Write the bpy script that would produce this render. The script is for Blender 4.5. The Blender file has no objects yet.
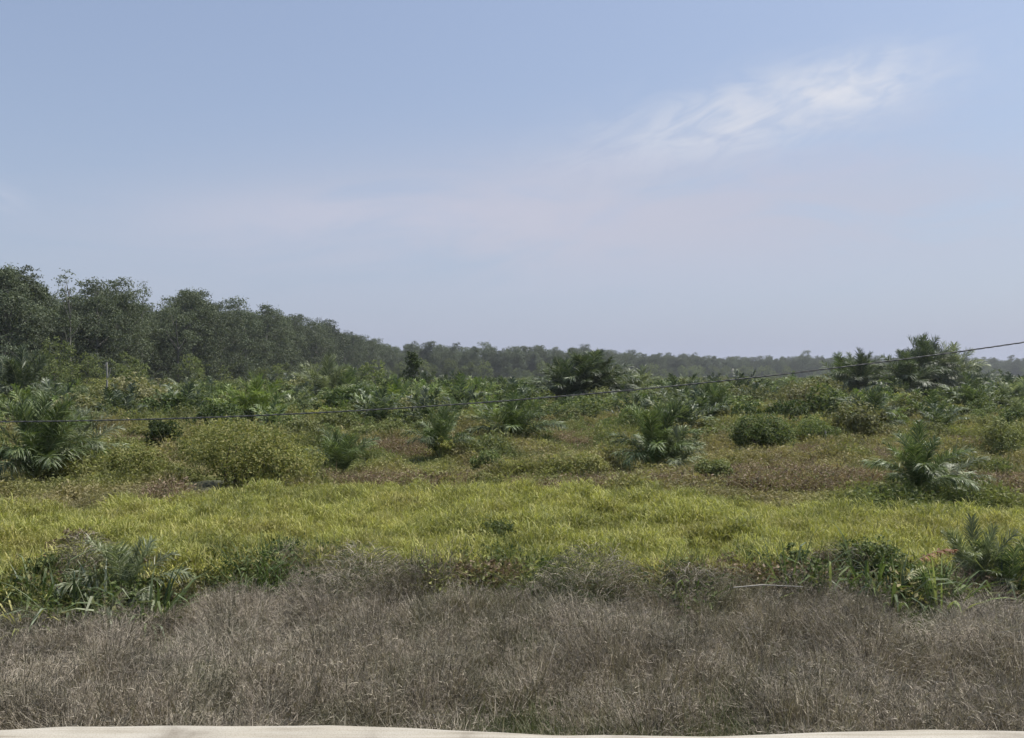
import bpy, math, random
import numpy as np
rng = np.random.default_rng(7)
random.seed(7)
R = math.radians
sc = bpy.context.scene
COL = sc.collection
CAMZ, FIELD, HOR, F = 1.6, -1.8, 377.0, 803.0
EYE = CAMZ - FIELD

# ------------------------------------------------------------------ helpers
def ground_at(px, py, z=FIELD):
    """metres on the field for a place seen at px, py of the photo"""
    d = (CAMZ - z) * F / (py - HOR)
    return (px - 512) / F * d, d

class VN:
    """smooth value noise 0..1"""
    def __init__(s, seed): s.g = np.random.default_rng(seed).random((128, 128))
    def __call__(s, x, y, scale):
        x = np.asarray(x, float) / scale + 57.3; y = np.asarray(y, float) / scale + 31.7
        i = np.floor(x).astype(int); j = np.floor(y).astype(int)
        u = x - i; v = y - j; u = u*u*(3-2*u); v = v*v*(3-2*v)
        g = s.g; a = g[i % 128, j % 128]; b = g[(i+1) % 128, j % 128]
        c = g[i % 128, (j+1) % 128]; d = g[(i+1) % 128, (j+1) % 128]
        return (a*(1-u)+b*u)*(1-v)+(c*(1-u)+d*u)*v
n1, n2, n3, n4 = VN(1), VN(2), VN(3), VN(4)

def terrain(x, y):
    y = np.asarray(y, float)
    z = np.interp(y, [-50, 3.75, 4.5, 5.5, 7.0, 9.0, 5000], [-.2, -.2, -1.05, -1.55, -1.72, FIELD, FIELD])
    amp = np.clip((y - 3.8) / 3, 0, 1)
    return z + amp * ((n1(x, y, 2.2) - .5) * .22 + (n2(x, y, 7) - .5) * .35 * np.clip((60 - y) / 30, 0, 1))

def nrm(v): return v / np.maximum(np.linalg.norm(v, axis=-1, keepdims=True), 1e-9)

class MB:
    def __init__(s): s.V = []; s.Q = []; s.M = []; s.n = 0
    def add(s, V, Q, mi=0):
        V = np.asarray(V, float).reshape(-1, 3); Q = np.asarray(Q, int).reshape(-1, 4)
        s.V.append(V); s.Q.append(Q + s.n); s.M.append(np.full(len(Q), mi)); s.n += len(V)
    def mesh(s, name, mats, smooth=False):
        V = np.concatenate(s.V); Q = np.concatenate(s.Q); M = np.concatenate(s.M)
        me = bpy.data.meshes.new(name)
        me.vertices.add(len(V)); me.vertices.foreach_set('co', V.ravel())
        me.loops.add(Q.size); me.loops.foreach_set('vertex_index', Q.ravel())
        me.polygons.add(len(Q))
        me.polygons.foreach_set('loop_start', np.arange(0, Q.size, 4))
        try: me.polygons.foreach_set('loop_total', np.full(len(Q), 4))
        except Exception: pass
        for m in mats: me.materials.append(m)
        me.polygons.foreach_set('material_index', M)
        me.polygons.foreach_set('use_smooth', np.full(len(Q), smooth))
        me.update(calc_edges=True)
        return me
    # ---- many curved strips at once (blades, leaflets, strap leaves)
    def strips(s, base, d0, side, L, W, bend, segs=3, prof='taper', mi=0, power=1.3):
        n = len(base); L = np.broadcast_to(L, n); W = np.broadcast_to(W, n); bend = np.broadcast_to(bend, n)
        base = np.array(base, float); d0 = nrm(np.array(d0, float))
        P = [base]; t = np.linspace(0, 1, segs+1)
        for k in range(segs):
            tm = (t[k]+t[k+1])/2
            d = nrm(d0 + np.array([0, 0, -1.]) * (bend * tm**power)[:, None])
            P.append(P[-1] + d * (L/segs)[:, None])
        if prof == 'taper': w = 1 - .85 * t
        elif prof == 'lens': w = np.interp(t, [0, .25, .6, 1], [.45, 1, .8, .08])
        elif prof == 'frondish': w = np.interp(t, [0, .15, .6, 1], [.25, .9, 1, .1])
        else: w = np.ones(segs+1)
        sd = nrm(np.array(side, float))
        V = np.empty((n, segs+1, 2, 3))
        for k in range(segs+1):
            o = sd * (W * w[k] / 2)[:, None]
            V[:, k, 0] = P[k] - o; V[:, k, 1] = P[k] + o
        b = (np.arange(n) * (segs+1) * 2)[:, None]
        Q = np.concatenate([b + np.array([[2*k, 2*k+1, 2*k+3, 2*k+2]]) for k in range(segs)])
        s.add(V, Q, mi)
    def leaves(s, P, size, up=.4, mi=0, asp=.55, out=None, rg=None):
        rg = rg or rng
        n = len(P); nn = rg.normal(size=(n, 3))
        if out is not None: nn = nn + out * .9
        nn[:, 2] += up; nn = nrm(nn)
        a = nrm(np.cross(nn, rg.normal(size=(n, 3)))); b = np.cross(nn, a)
        sz = size * rg.uniform(.6, 1.35, n)[:, None]
        V = np.stack([P - a*sz*.5, P - b*sz*asp*.5 + nn*sz*.08, P + a*sz*.5, P + b*sz*asp*.5 + nn*sz*.08], 1)
        s.add(V, np.arange(n*4).reshape(n, 4), mi)
    def tube(s, pts, rad, sides=6, mi=0):
        pts = np.array(pts, float); m = len(pts); rad = np.broadcast_to(rad, m)
        T = np.gradient(pts, axis=0); T = nrm(T)
        ref = np.array([0, 0, 1.]) if abs(T[:, 2]).mean() < .8 else np.array([1., 0, 0])
        A = nrm(np.cross(T, ref)); B = np.cross(T, A)
        th = np.arange(sides) * 2*math.pi/sides
        V = pts[:, None] + rad[:, None, None] * (A[:, None]*np.cos(th)[None, :, None] + B[:, None]*np.sin(th)[None, :, None])
        Q = []
        for k in range(m-1):
            for j in range(sides):
                j2 = (j+1) % sides
                Q.append([k*sides+j, k*sides+j2, (k+1)*sides+j2, (k+1)*sides+j])
        s.add(V, Q, mi)

def link(o, parent=None):
    COL.objects.link(o)
    if parent: o.parent = parent
    return o
def ob(name, me, parent=None): return link(bpy.data.objects.new(name, me), parent)
def tag(o, label=None, cat=None, group=None, kind=None):
    if label: o['label'] = label
    if cat: o['category'] = cat
    if group: o['group'] = group
    if kind: o['kind'] = kind
    return o
def empty(name, x, y, rz=0, s=1.0, z=None, sz=None):
    o = bpy.data.objects.new(name, None); COL.objects.link(o)
    o.empty_display_size = .3
    o.location = (x, y, float(terrain(x, y)) - .03 if z is None else z); o.rotation_euler = (0, 0, rz)
    o.scale = (s, s, s if sz is None else sz)
    return o

# ------------------------------------------------------------------ materials
def mat_new(name):
    m = bpy.data.materials.new(name); m.use_nodes = True
    nt = m.node_tree; nt.nodes.clear()
    out = nt.nodes.new('ShaderNodeOutputMaterial')
    return m, nt, out
def N(nt, t, **kw):
    n = nt.nodes.new(t)
    for k, v in kw.items():
        if k in n.inputs: n.inputs[k].default_value = v
        else: setattr(n, k, v)
    return n
def ramp(nt, src, stops, interp='LINEAR'):
    r = nt.nodes.new('ShaderNodeValToRGB'); r.color_ramp.interpolation = interp
    e = r.color_ramp.elements
    while len(e) < len(stops): e.new(.5)
    for el, (p, c) in zip(e, stops): el.position = p; el.color = (*c, 1)
    nt.links.new(src, r.inputs[0]); return r.outputs[0]
def mixc(nt, fac, a, b, mode='MIX'):
    m = nt.nodes.new('ShaderNodeMix'); m.data_type = 'RGBA'; m.blend_type = mode
    for sock, v in ((m.inputs[0], fac), (m.inputs[6], a), (m.inputs[7], b)):
        if isinstance(v, (int, float)): sock.default_value = v
        elif isinstance(v, tuple): sock.default_value = (*v, 1)
        else: nt.links.new(v, sock)
    return m.outputs[2]
def pos_noise(nt, scale, detail=2, off=(0, 0, 0)):
    g = N(nt, 'ShaderNodeNewGeometry'); mp = N(nt, 'ShaderNodeMapping'); mp.inputs['Location'].default_value = off
    mp.inputs['Scale'].default_value = (1, 1, .25)
    nt.links.new(g.outputs['Position'], mp.inputs[0])
    t = N(nt, 'ShaderNodeTexNoise', Scale=scale, Detail=detail)
    nt.links.new(mp.outputs[0], t.inputs['Vector']); return t.outputs[0]

def leaf_mat(name, stops, patch=None, patch_scale=.15, trans=.35, gloss=.18, rough=.62, var=.5):
    """stops: colours over the leaf-by-leaf variation; patch: colours over slow drift from place to place"""
    m, nt, out = mat_new(name)
    g = N(nt, 'ShaderNodeNewGeometry')
    c = ramp(nt, g.outputs['Random Per Island'], stops)
    if patch:
        pc = ramp(nt, pos_noise(nt, patch_scale, 3, (sum(map(ord, name)) % 7, 3, 0)), patch)
        c = mixc(nt, var, c, pc)
    oi = N(nt, 'ShaderNodeObjectInfo')
    hsv = N(nt, 'ShaderNodeHueSaturation')
    mr = N(nt, 'ShaderNodeMapRange'); mr.inputs[3].default_value = .72; mr.inputs[4].default_value = 1.3
    nt.links.new(oi.outputs['Random'], mr.inputs[0]); nt.links.new(mr.outputs[0], hsv.inputs['Value'])
    nt.links.new(c, hsv.inputs['Color']); c = hsv.outputs[0]
    p = N(nt, 'ShaderNodeBsdfPrincipled', Roughness=rough)
    p.inputs['Specular IOR Level'].default_value = gloss
    nt.links.new(c, p.inputs['Base Color'])
    t = N(nt, 'ShaderNodeBsdfTranslucent')
    tc = mixc(nt, 1.0, c, (1.0, 1.05, .6), 'MULTIPLY'); nt.links.new(tc, t.inputs[0])
    mx = N(nt, 'ShaderNodeMixShader'); mx.inputs[0].default_value = trans
    nt.links.new(p.outputs[0], mx.inputs[1]); nt.links.new(t.outputs[0], mx.inputs[2])
    nt.links.new(mx.outputs[0], out.inputs[0]); return m
def bark_mat(name, a, b, scale=6):
    m, nt, out = mat_new(name)
    c = ramp(nt, pos_noise(nt, scale, 5), [(.3, a), (.7, b)])
    p = N(nt, 'ShaderNodeBsdfPrincipled', Roughness=.9); nt.links.new(c, p.inputs['Base Color'])
    bp = N(nt, 'ShaderNodeBump', Strength=.5, Distance=.02); nt.links.new(pos_noise(nt, scale*3, 4), bp.inputs['Height'])
    nt.links.new(bp.outputs[0], p.inputs['Normal']); nt.links.new(p.outputs[0], out.inputs[0]); return m

M = {}
M['dry'] = leaf_mat('dry_grass', [(0, (.025, .022, .016)), (.3, (.10, .085, .068)), (.6, (.27, .235, .185)), (.85, (.51, .455, .36)), (.93, (.60, .54, .43)), (1, (.10, .11, .055))],
                    [(.38, (.06, .053, .040)), (.5, (.36, .305, .25)), (.62, (.10, .10, .06))], 1.6, trans=.15, gloss=.25, var=.4)
M['dry_dark'] = leaf_mat('dark_grass', [(0, (.06, .075, .035)), (.6, (.10, .115, .055)), (1, (.2, .18, .12))], trans=.3)
M['yellow'] = leaf_mat('lush_grass', [(0, (.075, .085, .028)), (.35, (.215, .22, .062)), (.75, (.385, .365, .105)), (1, (.56, .48, .23))],
                       [(.36, (.15, .18, .055)), (.5, (.30, .32, .09)), (.66, (.29, .27, .10))], .5, trans=.38, gloss=.3, var=.5)
M['cover'] = leaf_mat('ground_cover', [(0, (.07, .09, .035)), (.4, (.16, .18, .07)), (.75, (.25, .25, .10)), (1, (.31, .26, .15))],
                      [(.33, (.11, .15, .055)), (.45, (.26, .26, .10)), (.55, (.30, .24, .14)), (.66, (.13, .16, .07))], .16, trans=.35, var=.6)
M['redbrown'] = leaf_mat('brown_fern', [(0, (.11, .075, .055)), (.4, (.21, .155, .11)), (.7, (.31, .25, .17)), (.85, (.16, .17, .07)), (1, (.23, .23, .10))], trans=.3)
M['scrub'] = leaf_mat('scrub_leaf', [(0, (.05, .075, .03)), (.5, (.125, .155, .06)), (1, (.24, .25, .12))],
                      [(.35, (.08, .11, .045)), (.5, (.20, .21, .085)), (.62, (.24, .20, .12)), (.72, (.09, .13, .05))], .06, trans=.3, var=.55)
M['bush'] = leaf_mat('bush_leaf', [(0, (.06, .09, .035)), (.5, (.13, .17, .065)), (1, (.23, .25, .11))], trans=.35)
M['bush_yel'] = leaf_mat('bush_leaf_yellow', [(0, (.10, .13, .04)), (.5, (.24, .255, .085)), (1, (.38, .35, .15))], trans=.38)
M['bush_dark'] = leaf_mat('bush_leaf_dark', [(0, (.03, .05, .018)), (.5, (.06, .09, .03)), (1, (.11, .14, .05))], trans=.3)
M['tree'] = leaf_mat('tree_leaf', [(0, (.034, .048, .030)), (.5, (.082, .102, .062)), (1, (.20, .22, .15))],
                     [(.38, (.05, .07, .038)), (.6, (.11, .135, .072))], .04, trans=.25, var=.4)
M['tree_lt'] = leaf_mat('tree_leaf_light', [(0, (.07, .10, .035)), (.5, (.14, .175, .06)), (1, (.22, .24, .10))], trans=.35)
M['palm'] = leaf_mat('palm_leaf', [(0, (.06, .09, .035)), (.5, (.11, .15, .062)), (1, (.21, .25, .12))], trans=.3, gloss=.35, rough=.5)
M['palm_gr'] = leaf_mat('palm_leaf_grey', [(0, (.10, .125, .065)), (.5, (.19, .22, .125)), (1, (.35, .37, .255))], trans=.28, gloss=.45, rough=.5)
M['palm_lt'] = leaf_mat('palm_leaf_bright', [(0, (.09, .14, .035)), (.5, (.155, .21, .06)), (1, (.24, .28, .10))], trans=.35, gloss=.35, rough=.5)
M['palm_dk'] = leaf_mat('palm_leaf_dark', [(0, (.035, .052, .028)), (.5, (.07, .095, .05)), (1, (.16, .19, .11))], trans=.28, gloss=.4, rough=.5)
M['rachis'] = bark_mat('frond_stalk', (.16, .19, .07), (.28, .27, .13))
M['pbark'] = bark_mat('palm_bark', (.05, .04, .03), (.13, .10, .07), 5)
M['bark'] = bark_mat('tree_bark', (.08, .075, .065), (.19, .18, .155), 1.5)
M['pale'] = bark_mat('bleached_wood', (.20, .19, .165), (.36, .34, .30), 3)
M['stem'] = bark_mat('shrub_stem', (.08, .065, .045), (.17, .14, .10), 8)
M['deadfrond'] = leaf_mat('dead_frond_leaf', [(0, (.12, .055, .035)), (.6, (.20, .095, .06)), (1, (.27, .16, .09))], trans=.25)
M['paleleaf'] = leaf_mat('dried_frond_leaf', [(0, (.30, .32, .19)), (.6, (.42, .42, .26)), (1, (.55, .52, .35))], trans=.25)

# ground
m, nt, out = mat_new('field_soil')
c = ramp(nt, pos_noise(nt, .5, 8), [(.3, (.03, .026, .018)), (.5, (.055, .05, .028)), (.7, (.08, .068, .042))])
c2 = ramp(nt, pos_noise(nt, .06, 5, (4, 2, 0)), [(.4, (.06, .075, .028)), (.6, (.13, .115, .06))])
c = mixc(nt, .5, c, c2)
p = N(nt, 'ShaderNodeBsdfPrincipled', Roughness=1.0); nt.links.new(c, p.inputs['Base Color'])
bp = N(nt, 'ShaderNodeBump', Strength=.8, Distance=.06); nt.links.new(pos_noise(nt, 6, 8), bp.inputs['Height'])
nt.links.new(bp.outputs[0], p.inputs['Normal']); nt.links.new(p.outputs[0], out.inputs[0]); M['soil'] = m
# concrete
m, nt, out = mat_new('concrete')
c = ramp(nt, pos_noise(nt, 3.0, 8), [(.3, (.19, .17, .14)), (.42, (.30, .28, .24)), (.6, (.34, .32, .275)), (.8, (.38, .36, .315))])
g = N(nt, 'ShaderNodeNewGeometry'); mp = N(nt, 'ShaderNodeMapping'); mp.inputs['Scale'].default_value = (1.5, 30, 10)
nt.links.new(g.outputs['Position'], mp.inputs[0]); t = N(nt, 'ShaderNodeTexNoise', Scale=1.0, Detail=6); nt.links.new(mp.outputs[0], t.inputs['Vector'])
st = ramp(nt, t.outputs[0], [(.3, (.55, .51, .46)), (.42, (.86, .84, .80)), (.6, (1, 1, 1))])
c = mixc(nt, 1.0, c, st, 'MULTIPLY')
sk = ramp(nt, pos_noise(nt, 140, 2), [(.35, (.66, .63, .58)), (.52, (1, 1, 1))]); c = mixc(nt, .6, c, sk, 'MULTIPLY')
p = N(nt, 'ShaderNodeBsdfPrincipled', Roughness=.9); nt.links.new(c, p.inputs['Base Color'])
bp = N(nt, 'ShaderNodeBump', Strength=.4, Distance=.004); nt.links.new(pos_noise(nt, 60, 6), bp.inputs['Height'])
nt.links.new(bp.outputs[0], p.inputs['Normal']); nt.links.new(p.outputs[0], out.inputs[0]); M['concrete'] = m
m, nt, out = mat_new('cable_sheath')
p = N(nt, 'ShaderNodeBsdfPrincipled', Roughness=.7); p.inputs['Base Color'].default_value = (.09, .09, .09, 1)
p.inputs['Specular IOR Level'].default_value = .3
nt.links.new(p.outputs[0], out.inputs[0]); M['cable'] = m

# ------------------------------------------------------------------ ground sheet
def sheet():
    ys = np.concatenate([np.linspace(-8, 3.7, 6), np.arange(3.85, 12, .18), np.arange(12, 60, .8), np.geomspace(60, 1350, 30)])
    xs = np.concatenate([-np.geomspace(1250, 16, 26), np.arange(-15.5, 15.6, .45), np.geomspace(16, 1250, 26)])
    X, Y = np.meshgrid(xs, ys)
    V = np.stack([X, Y, terrain(X, Y)], -1).reshape(-1, 3)
    a, b = len(ys), len(xs); i, j = np.meshgrid(np.arange(a-1), np.arange(b-1), indexing='ij')
    q = (i*b+j).ravel(); mb = MB(); mb.add(V, np.stack([q, q+1, q+b+1, q+b], 1))
    tag(ob('ground', mb.mesh('ground', [M['soil']], True)), kind='structure')
sheet()

# concrete edge of the road, hand-poured and wavy
def road():
    ex = np.array([0, 60, 200, 330, 400, 450, 560, 700, 800, 930, 1024]); ey = np.array([729.5, 726, 725.5, 725, 727, 730, 734, 735, 732.5, 729, 731])
    xs = np.arange(-9, 9.01, .06)
    u = np.clip(xs / 3.65 * F + 512, -400, 1500)
    e = np.interp(u, ex, ey, period=1500)
    yy = CAMZ * F / (e - 3.0 - HOR) + (n3(xs, xs*0, .35)-.5)*.012
    rows = [(-6, 0, 0), (3.0, 0, 0), (None, -.035, 0), (None, -.012, -.004), (None, 0, -.014), (None, .005, -.05), (None, -.01, -.30)]
    V = []
    for (y, dy, z) in rows:
        V.append(np.stack([xs, yy+dy if y is None else np.full_like(xs, y), np.full_like(xs, z) + (n4(xs, xs*0+(y or 3.6), .25)-.5)*.004], -1))
    V = np.concatenate(V); b = len(xs); Q = []
    for k in range(len(rows)-1):
        q = k*b + np.arange(b-1); Q.append(np.stack([q, q+1, q+b+1, q+b], 1))
    mb = MB(); mb.add(V, np.concatenate(Q))
    tag(ob('road', mb.mesh('road', [M['concrete']], True)), kind='structure')
road()

# ------------------------------------------------------------------ plant builders
def tuft(n, h, spread, w, bend, lean=.35, segs=4, mat='dry', seed=0, heads=0):
    rg = np.random.default_rng(seed); mb = MB()
    r = spread*np.sqrt(rg.random(n)); a = rg.random(n)*6.283
    base = np.stack([r*np.cos(a), r*np.sin(a), np.full(n, -.04)], 1)
    az = a + rg.normal(size=n)*1.0; le = rg.uniform(.05, lean, n)*1.6
    d = np.stack([np.cos(az)*le, np.sin(az)*le, np.ones(n)], 1)
    sd = np.stack([-np.sin(az+rg.normal(size=n)*.6), np.cos(az), np.zeros(n)], 1)
    L = h*rg.uniform(.5, 1.15, n)
    # bending over along its own lean: blend the droop with the lean azimuth
    mb.strips(base, d, sd, L, w*rg.uniform(.6, 1.3, n), bend*rg.uniform(.2, 1.5, n), segs, 'taper')
    if heads:
        k = rg.choice(n, heads, replace=False)
        tip = base[k] + nrm(d[k])*L[k][:, None]*.8
        for q in range(5):
            dd = rg.normal(size=(heads, 3)); dd[:, 2] += 1.2
            mb.strips(tip, dd, rg.normal(size=(heads, 3)), h*.12, w*.7, .6, 2, 'taper')
    return mb.mesh('tuft', [M[mat]])

def leafy(n, r, h, size, mat, lobes=5, seed=0, stems=6, asp=.55, up=.5):
    """foliage mesh + stem mesh of a shrub; r radius, h height"""
    rg = np.random.default_rng(seed); mb = MB(); cs = []
    for k in range(lobes):
        a = rg.random()*6.283; q = r*.62*math.sqrt(rg.random())
        z = h*rg.uniform(.28, .72) * (1 - .35*q/r); rr = min(r, h)*rg.uniform(.28, .5)
        cs.append((q*math.cos(a), q*math.sin(a), z, rr))
    w = np.array([c[3]**2 for c in cs]); w /= w.sum()
    for c, ww in zip(cs, w):
        m_ = int(n*ww); v = nrm(rg.normal(size=(m_, 3))); v[:, 2] = np.where(v[:, 2] < -.3, -v[:, 2], v[:, 2])
        # clustered into sprays, so gaps open between them
        k = max(6, m_//14); cen = nrm(rg.normal(size=(k, 3))); idx = rg.integers(0, k, m_)
        rad = rg.uniform(.55, 1.12, k)[idx]
        v = nrm(cen[idx] + rg.normal(size=(m_, 3))*.17)
        P = np.array(c[:3]) + v*(rad*c[3]*rg.uniform(.88, 1.08, m_))[:, None]*np.array([1.1, 1.1, .95])
        P = P[P[:, 2] > .02]
        mb.leaves(P, size, up, 0, asp, nrm(P-np.array(c[:3])), rg)
    fol = mb.mesh('foliage', [M[mat]])
    sb = MB()
    for k in range(stems):
        c = cs[k % lobes]; b = rg.normal(size=2)*.06*r
        mid = [c[0]*.4+b[0], c[1]*.4+b[1], c[2]*.5]
        sb.tube([[b[0], b[1], -.08], mid, [c[0], c[1], c[2]+c[3]*.3]], [.028*h/1.5, .02*h/1.5, .008], 5)
    return fol, sb.mesh('stem', [M['stem']])

def tree_mesh(H, cr, base, n, size, mat, seed, clumps=55, bark='bark', lean=0, sparse=1.0, shape='round'):
    rg = np.random.default_rng(seed)
    tb = MB(); pts = [[0, 0, -.3]]; z = 0
    x = y = 0
    for k in range(1, 8):
        x += rg.normal()*.02*H*.5+lean*H/8; y += rg.normal()*.02*H*.5; pts.append([x, y, H*.86*k/7])
    pts = np.array(pts); tr = np.linspace(.0135*H, .0035*H, 8); tb.tube(pts, tr, 7)
    def on(t): return np.array([np.interp(t*H, pts[:, 2], pts[:, i]) for i in range(3)])
    mb = MB(); C = []
    for k in range(clumps):
        t = rg.uniform(base, .97)**(1.0)
        u = (t-base)/(1-base)
        if shape == 'round': env = math.sin(math.pi*min(1, .22+u*.72))**.6
        elif shape == 'cone': env = (1-u)*.95+.08
        else: env = .75*math.sin(math.pi*min(1, .2+u*.7))
        a = rg.random()*6.283; q = cr*env*rg.uniform(.35, 1.08)
        o = on(min(t, .85)); C.append([o[0]+q*math.cos(a), o[1]+q*math.sin(a), t*H, rg.uniform(.2, .4)*cr])
    C = np.array(C)
    nl = max(7, int(clumps*.3))
    for k in rg.choice(clumps, nl, replace=False):
        c = C[k]; t0 = max(base*.7, c[2]/H-rg.uniform(.12, .25)); s0 = on(min(t0, .84))
        mid = (s0 + c[:3])/2 + rg.normal(size=3)*.03*cr + np.array([0, 0, -.05*cr])
        tb.tube([s0, mid, c[:3]], [.006*H, .0035*H, .0015*H], 5)
    per = int(n/clumps*sparse)
    for c in C:
        sub = max(6, per//12); cen = nrm(rg.normal(size=(sub, 3)) + np.array([0, 0, .35])); idx = rg.integers(0, sub, per)
        v = (cen[idx] + rg.normal(size=(per, 3))*.2)*rg.uniform(.65, 1.1, sub)[idx][:, None]
        P = c[:3] + v*c[3]*np.array([1.15, 1.15, .8])
        mb.leaves(P, size, .5, 0, .6, nrm(v), rg)
    return tb.mesh('trunk', [M[bark]], True), mb.mesh('crown', [M[mat]])

def frond_geo(mb, L, e0, bend, rg, nl=34, ll=.24, w=.032, droop=.9, mi=0, mr=1, az=0., org=(0, 0, 0), vee=.35, twist=0.):
    """one pinnate frond: curved stalk + two rows of leaflets"""
    K = 14; t = np.linspace(0, 1, K+1); ang = e0 - bend*t**1.5
    sidew = twist*t
    dx = np.cos(ang)*L/K; dz = np.sin(ang)*L/K
    X = np.concatenate([[0], np.cumsum(dx[:-1])]); Z = np.concatenate([[0], np.cumsum(dz[:-1])]); Yv = np.cumsum(np.sin(sidew))*L/K*.5
    R_ = np.stack([X, Yv, Z], 1); T = nrm(np.gradient(R_, axis=0)); S = np.tile([0., 1, 0], (K+1, 1)); Nn = np.cross(T, S)
    ca, sa = math.cos(az), math.sin(az)
    rot = np.array([[ca, -sa, 0], [sa, ca, 0], [0, 0, 1]])
    R_ = R_@rot.T + np.array(org); T = T@rot.T; S = S@rot.T; Nn = Nn@rot.T
    mb.tube(R_, np.linspace(.013, .003, K+1)*L/1.6, 4, mr)
    tt = np.linspace(.16, .99, nl)
    for sgn in (-1, 1):
        q = tt + rg.normal(size=nl)*.006
        f = lambda A: np.stack([np.interp(q, t, A[:, i]) for i in range(3)], 1)
        P = f(R_); a = R(72) - R(42)*q; a = a + rg.normal(size=nl)*.12
        d = f(T)*np.cos(a)[:, None] + f(S)*(sgn*np.sin(a))[:, None] - f(Nn)*(-vee+rg.normal(size=nl)*.25)[:, None]
        prof = np.interp(q, [.1, .3, .6, .85, 1], [.35, .85, 1, .8, .45])
        side = nrm(np.cross(nrm(d), rg.normal(size=(nl, 3))*.35+f(Nn)))
        mb.strips(P, d, side, L*ll*prof*rg.uniform(.85, 1.1, nl), w*L/1.6, droop*rg.uniform(.5, 1.4, nl), 3, 'lens', mi)

PCLS = [(R(84), .35), (R(74), .65), (R(62), .95), (R(48), 1.15), (R(34), 1.3), (R(16), 1.25)]
FR = {}
def frond_meshes(mat):
    if mat in FR: return FR[mat]
    out = []
    for i, (e, b) in enumerate(PCLS):
        for v in range(2):
            rg = np.random.default_rng(100+i*7+v); mb = MB()
            frond_geo(mb, 1.0, e, b*rg.uniform(.8, 1.25), rg, nl=68, ll=.27, w=.0155*1.6, droop=.55+.12*i, vee=.4-.1*i, twist=rg.normal()*.3)
            out.append(mb.mesh('frond', [M[mat], M['rachis']]))
    FR[mat] = out; return out

def palm(x, y, H, label, mat='palm', nf=20, trunk=.2, width=1.0, lean=0, group=None, ages=(0, 3.7), seed=0, cat='palm', z=None):
    """H: height of the highest frond tip; trunk: height of the stem"""
    rg = np.random.default_rng(1000+seed)
    root = empty('oil_palm', x, y, rg.random()*6.28, z=z)
    root.rotation_euler[0] = lean
    tag(root, label, cat, group)
    tb = MB(); tr = .11 + .03*H/3
    tb.tube([[0, 0, -.1], [0, 0, trunk*.5], [0, 0, trunk+.05]], [tr*1.25, tr, tr*.9], 10)
    k = max(8, int(trunk/.09*3.5))                     # old leaf bases round the stem
    for j in range(k):
        a = j*2.4; zz = trunk*(j+.5)/k+.02; c, s_ = math.cos(a), math.sin(a)
        tb.tube([[c*tr*.7, s_*tr*.7, zz], [c*tr*1.5, s_*tr*1.5, zz+.10]], [.05, .025], 4)
    ob('trunk', tb.mesh('trunk', [M['pbark']]), root)
    fm = frond_meshes(mat); L0 = (H-trunk)/.97
    nf = int(nf*1.2)
    for j in range(nf):
        u = j/(nf-1); age = ages[0] + u*(ages[1]-ages[0]); i = int(round(age+rg.normal()*.3)); i = min(5, max(0, i))
        f = ob('frond', fm[i*2+int(rg.integers(0, 2))], root)
        s = L0*rg.uniform(.78, 1.02)*(1+.12*u)
        f.location = (0, 0, trunk); f.rotation_euler = (rg.normal()*.08, rg.normal()*.08, j*2.39996+rg.normal()*.15)
        f.scale = (s*width, s*width, s)
    return root

def crown_palm_mesh(seed, mat, nf=18, ages=(0, 5)):
    rg = np.random.default_rng(seed); mb = MB()
    for j in range(nf):
        u = j/(nf-1); i = ages[0]+u*(ages[1]-ages[0])
        e = np.interp(i, range(6), [c[0] for c in PCLS]) + rg.normal()*.08; b = np.interp(i, range(6), [c[1] for c in PCLS])
        frond_geo(mb, rg.uniform(.8, 1.1), e, b*rg.uniform(.75, 1.3), rg, nl=30, w=.036*1.6, droop=.8, az=j*2.4+rg.normal()*.15, vee=.25)
    return mb.mesh('crown', [M[mat], M['rachis']])

# ------------------------------------------------------------------ scatter (stuff only)
BUSHES = [(236, 492, 62), (290, 494, 38), (762, 458, 32), (165, 456, 18), (140, 490, 34), (710, 488, 20), (815, 445, 22), (38, 487, 22), (72, 478, 20), (343, 475, 14),
          (515, 447, 24), (590, 411, 45), (560, 412, 30), (622, 412, 30), (655, 470, 28), (676, 470, 18), (440, 460, 14), (870, 440, 18), (918, 507, 20), (260, 428, 14), (715, 424, 12)]
RIM = [(362, 12.1, .6), (592, 11.9, .7), (85, 12.7, .45), (60, 11.9, .5), (110, 11.8, .55), (150, 11.8, .4), (262, 12.6, .45), (690, 11.7, .35), (850, 12.2, .8), (805, 12, .5), (890, 12, .5), (975, 12.2, .6), (1010, 12, .5)]
def clear(x, y, field=True, rim=True):
    k = np.ones(len(x), bool)
    for bx, by, w in (BUSHES if field else []):
        X, Y = ground_at(bx, by); k &= ((x-X)**2+(y-Y)**2 > (w*Y/F*1.0)**2)
    for px, d, r_ in (RIM if rim else []): k &= ((x-(px-512)/F*d)**2+((y-d)*.8)**2 > r_**2)
    return k
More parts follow.
